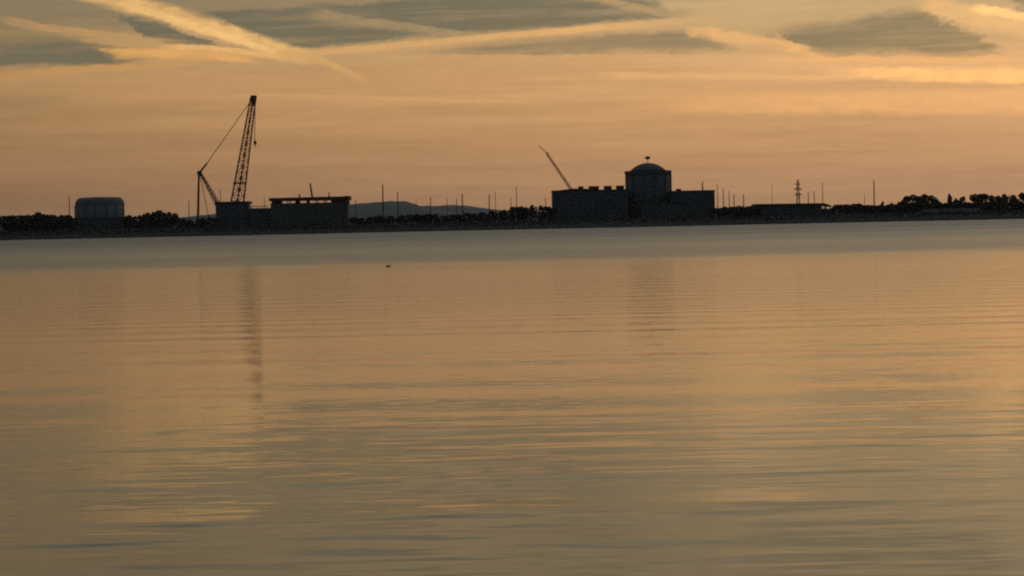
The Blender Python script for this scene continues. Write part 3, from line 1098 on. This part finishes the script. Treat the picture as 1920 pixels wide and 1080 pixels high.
def interp(pts):
    a, b_ = zip(*pts)
    return lambda x: float(np.interp(x, a, b_))


ORD = ['first', 'second', 'third', 'fourth', 'fifth', 'sixth', 'seventh', 'eighth', 'ninth', 'tenth', 'eleventh', 'twelfth', 'thirteenth', 'fourteenth', 'fifteenth', 'sixteenth']


def series(pxs, f_top, D, wid, fmt, group, jit=2.0):
    """a row of trees counted off from a landmark"""
    for k, px in enumerate(pxs):
        tree(px + random.uniform(-2, 2), f_top(px) + random.uniform(-jit * 0.3, jit), D + random.uniform(-6, 6),
             wid * random.uniform(0.85, 1.2), fmt % ORD[k], group)


t1 = interp([(-80, 403), (40, 403), (70, 401), (90, 402), (130, 402)])
series(range(132, 0, -9), t1, 2078, 17, '%s dark tree left of the round vessel in the even treeline', 'trees left of the round vessel', 1.2)
tree(-16, 402, 2078, 16, 'dark tree of the even treeline cut off by the left edge', None)
tree(-34, 402, 2078, 16, 'dark tree of the even treeline just beyond the left edge', None)
tree(72, 396.5, 2066, 7, 'small pointed tree poking out of the even treeline left of the round vessel', None)

t2 = interp([(232, 406), (244, 401), (252, 404), (262, 402), (275, 398), (290, 395), (300, 393), (312, 395), (326, 398), (334, 406), (350, 409), (400, 404)])
series(range(238, 332, 8), t2, 2084, 11.5, '%s tree right of the round vessel in the ragged clump', 'clump between the round vessel and the big crane', 2.5)
series(range(342, 402, 14), lambda p: t2(p) + 1, 2070, 11, '%s low tree right of the ragged clump, under the crane hanger', 'low trees under the crane', 2.5)

t3 = interp([(655, 406), (760, 402), (790, 400), (850, 401), (905, 397), (960, 391)])
series(range(662, 800, 15), t3, 2082, 15, '%s low bushy tree right of the hall, below the rounded hill', 'bushy trees below the hills', 3)
series(range(936, 800, -15), t3, 2082, 15, '%s low bushy tree below the far hill, counted leftwards from the clump', 'bushy trees below the hills', 3)
t4 = interp([(945, 391), (955, 387), (968, 385), (985, 387), (1000, 382), (1012, 384), (1030, 386), (1040, 389)])
series(range(1034, 944, -11), t4, 2085, 11, '%s tree left of the flat-roofed block in its dark clump', 'trees left of the flat-roofed block', 2)

t5 = interp([(1340, 388), (1380, 386), (1420, 385)])
series(range(1346, 1420, 9), t5, 2075, 14, '%s low tree right of the service block, before the shed', 'trees left of the long shed', 2)

t6 = interp([(1565, 383), (1590, 383), (1606, 380), (1620, 383), (1650, 384), (1700, 379)])
series(range(1570, 1654, 8), t6, 2105, 14, '%s tree right of the long shed in the level treeline', 'level treeline right of the shed', 1.5)

tree(1655, 376.5, 2100, 4.5, 'small round tree standing alone above the level treeline', None)
tree(1672, 379, 2100, 6, 'low rounded tree just right of the small lone one', None)
tree(1684, 377.5, 2104, 6.5, 'low rounded tree at the left foot of the tall wood', None)
BIG = [(1701, 367, 9, 'leftmost broad tree of the big rounded clump on the right'),
       (1716, 364, 10, 'second broad tree of the big rounded clump on the right'),
       (1729, 362.5, 10, 'tallest middle tree of the big rounded clump on the right'),
       (1745, 365, 10, 'broad right-shoulder tree of the big rounded clump on the right'),
       (1758, 372, 8, 'lower tree at the right end of the big rounded clump'),
       (1780, 363, 5.5, 'narrow pointed tree standing between two clumps on the right'),
       (1792, 371, 6, 'low tree right of the narrow pointed one'),
       (1806, 367.5, 7, 'round tree left of the gap before the last wood'),
       (1829, 363, 9, 'left edge tree of the last wood on the right'),
       (1844, 362.5, 9, 'flat-topped second tree of the last wood on the right'),
       (1858, 365, 8, 'third tree of the last wood on the right'),
       (1871, 366, 8, 'low middle tree of the last wood on the right'),
       (1883, 363, 8, 'fifth tree of the last wood, left of its notch'),
       (1902, 364, 8, 'tree just right of the notch in the last wood'),
       (1917, 361, 10, 'tree at the right edge of the picture'),
       (1938, 361, 11, 'tree beyond the right edge of the picture')]
for px, py, w_, lab in BIG:
    tree(px, py, 2100 + random.uniform(-4, 4), w_ * 1.5, lab, None)
series(range(1658, 1760, 10), interp([(1660, 384), (1690, 379), (1760, 377)]), 2086, 15, '%s low understorey tree from the left under the big rounded clump', 'understorey trees on the right', 2)
series(range(1768, 1830, 10), lambda p: 378, 2086, 13, '%s low understorey tree right of the big rounded clump', 'understorey trees on the right', 3)
series(range(1836, 1950, 13), lambda p: 377, 2086, 15, '%s low understorey tree from the left under the last wood', 'understorey trees on the right', 3)

# bushes and rough growth along the whole bank: nobody could count it
r = np.random.default_rng(21)
vs, fs = [], []
for k in range(20000):
    x = r.uniform(-640, 640)
    y = SHORE + 12 + 50 * r.uniform() ** 1.3
    hmax = 1.6 + 4.0 * max(0.0, mnoise.noise(Vector((x * 0.03, y * 0.03, 9)))) + 1.0 * r.uniform()
    p = np.array([x, y, gz(x, y) + r.uniform() * hmax])
    a = r.normal(size=3); a /= np.linalg.norm(a)
    b_ = np.cross(a, r.normal(size=3)); b_ /= np.linalg.norm(b_)
    s = r.uniform(0.5, 1.0)
    o = len(vs)
    vs += [tuple(p + a * s), tuple(p + b_ * s * 0.7), tuple(p - a * s), tuple(p - b_ * s * 0.7)]
    fs.append((o, o + 1, o + 2, o + 3))
us = MB().add(vs, fs).build('undergrowth', M_LEAF)
us['kind'] = 'stuff'

# rocks lining the water's edge
r = np.random.default_rng(5)
mb = MB()
for k in range(1500):
    x = r.uniform(-620, 620)
    y = SHORE + r.uniform(-5, 6)
    s = r.uniform(0.4, 1.1)
    z = gz(x, y)
    vs = [(x + s * dx_ * r.uniform(0.7, 1.2), y + s * dy_ * r.uniform(0.7, 1.2), z + s * dz_ * r.uniform(0.5, 0.9))
          for dx_, dy_, dz_ in ((1, 0, 0), (0, 1, 0), (-1, 0, 0), (0, -1, 0), (0, 0, 1), (0, 0, -1))]
    mb.add(vs, [(0, 1, 4), (1, 2, 4), (2, 3, 4), (3, 0, 4), (1, 0, 5), (2, 1, 5), (3, 2, 5), (0, 3, 5)])
rk = mb.build('shore_rocks', M_GROUND)
rk['kind'] = 'stuff'

# ------------------------------------------------------------------ a lone waterbird
d = ray(728, 500.5)
t = -CAM_H / d.z
bx, by = d.x * t, d.y * t
path = [(-0.30, 0.15, 0.012, 0.008), (-0.24, 0.12, 0.05, 0.03), (-0.15, 0.07, 0.10, 0.075), (-0.03, 0.055, 0.125, 0.10), (0.09, 0.06, 0.11, 0.095),
        (0.155, 0.10, 0.07, 0.075), (0.18, 0.16, 0.042, 0.05), (0.192, 0.205, 0.045, 0.045), (0.215, 0.232, 0.048, 0.046), (0.25, 0.235, 0.036, 0.032),
        (0.275, 0.226, 0.02, 0.013), (0.33, 0.218, 0.017, 0.008)]
mb = MB()
vs, fs = [], []
n = 12
for i, (x_, z_, ry, rz_) in enumerate(path):
    a = path[max(0, i - 1)]
    c_ = path[min(len(path) - 1, i + 1)]
    tx_, tz_ = c_[0] - a[0], c_[1] - a[1]
    L = math.hypot(tx_, tz_)
    nx_, nz_ = -tz_ / L, tx_ / L
    for k in range(n):
        t_ = 2 * math.pi * k / n
        vs.append((bx + x_ + nx_ * rz_ * math.sin(t_), by + ry * math.cos(t_), z_ + nz_ * rz_ * math.sin(t_)))
for i in range(len(path) - 1):
    for k in range(n):
        fs.append((i * n + k, i * n + (k + 1) % n, (i + 1) * n + (k + 1) % n, (i + 1) * n + k))
fs += [tuple(reversed(range(n))), tuple((len(path) - 1) * n + k for k in range(n))]
bird = thing('waterbird', 'lone small dark waterbird floating on the calm water', 'bird', (bx, by, 0))
mb.add(vs, fs).build('body', M_BIRD, bird, True)
bird.scale = (0.74, 0.74, 0.74)
for s_ in (-1, 1):
    w = MB()
    wv_, wf = [], []
    for i in range(7):
        u = i / 6.0
        xx = 0.08 - 0.33 * u
        wdt = 0.055 * math.sin(math.pi * (0.12 + 0.88 * (1 - u))) + 0.006
        for q_ in (-1, 1):
            for th_ in (0.0, 0.012):
                wv_.append((bx + xx, by + s_ * (0.112 - 0.06 * u * u + th_), 0.085 + 0.05 * u + q_ * wdt))
    for i in range(6):
        o = i * 4
        wf += [(o, o + 4, o + 6, o + 2), (o + 1, o + 3, o + 7, o + 5), (o, o + 1, o + 5, o + 4), (o + 2, o + 6, o + 7, o + 3)]
    wf += [(0, 2, 3, 1), (24, 25, 27, 26)]
    w.add(wv_, wf).build('folded_wing', M_BIRD, bird)

# ------------------------------------------------------------------ the air
mh = bpy.data.materials.new('thin_evening_haze')
mh.use_nodes = True
mh.node_tree.nodes.clear()
pv = mh.node_tree.nodes.new('ShaderNodeVolumePrincipled')
pv.inputs['Color'].default_value = (0.95, 0.95, 0.95, 1)
pv.inputs['Density'].default_value = 1.05e-5
pv.inputs['Anisotropy'].default_value = 0.3
mo = mh.node_tree.nodes.new('ShaderNodeOutputMaterial')
mh.node_tree.links.new(pv.outputs[0], mo.inputs['Volume'])
hz_ = MB().box(-6300, 6300, -400, 14300, -2.2, 150).build('haze', mh)
hz_['kind'] = 'stuff'

for o in bpy.data.objects:
    if '_at' in o:
        del o['_at']
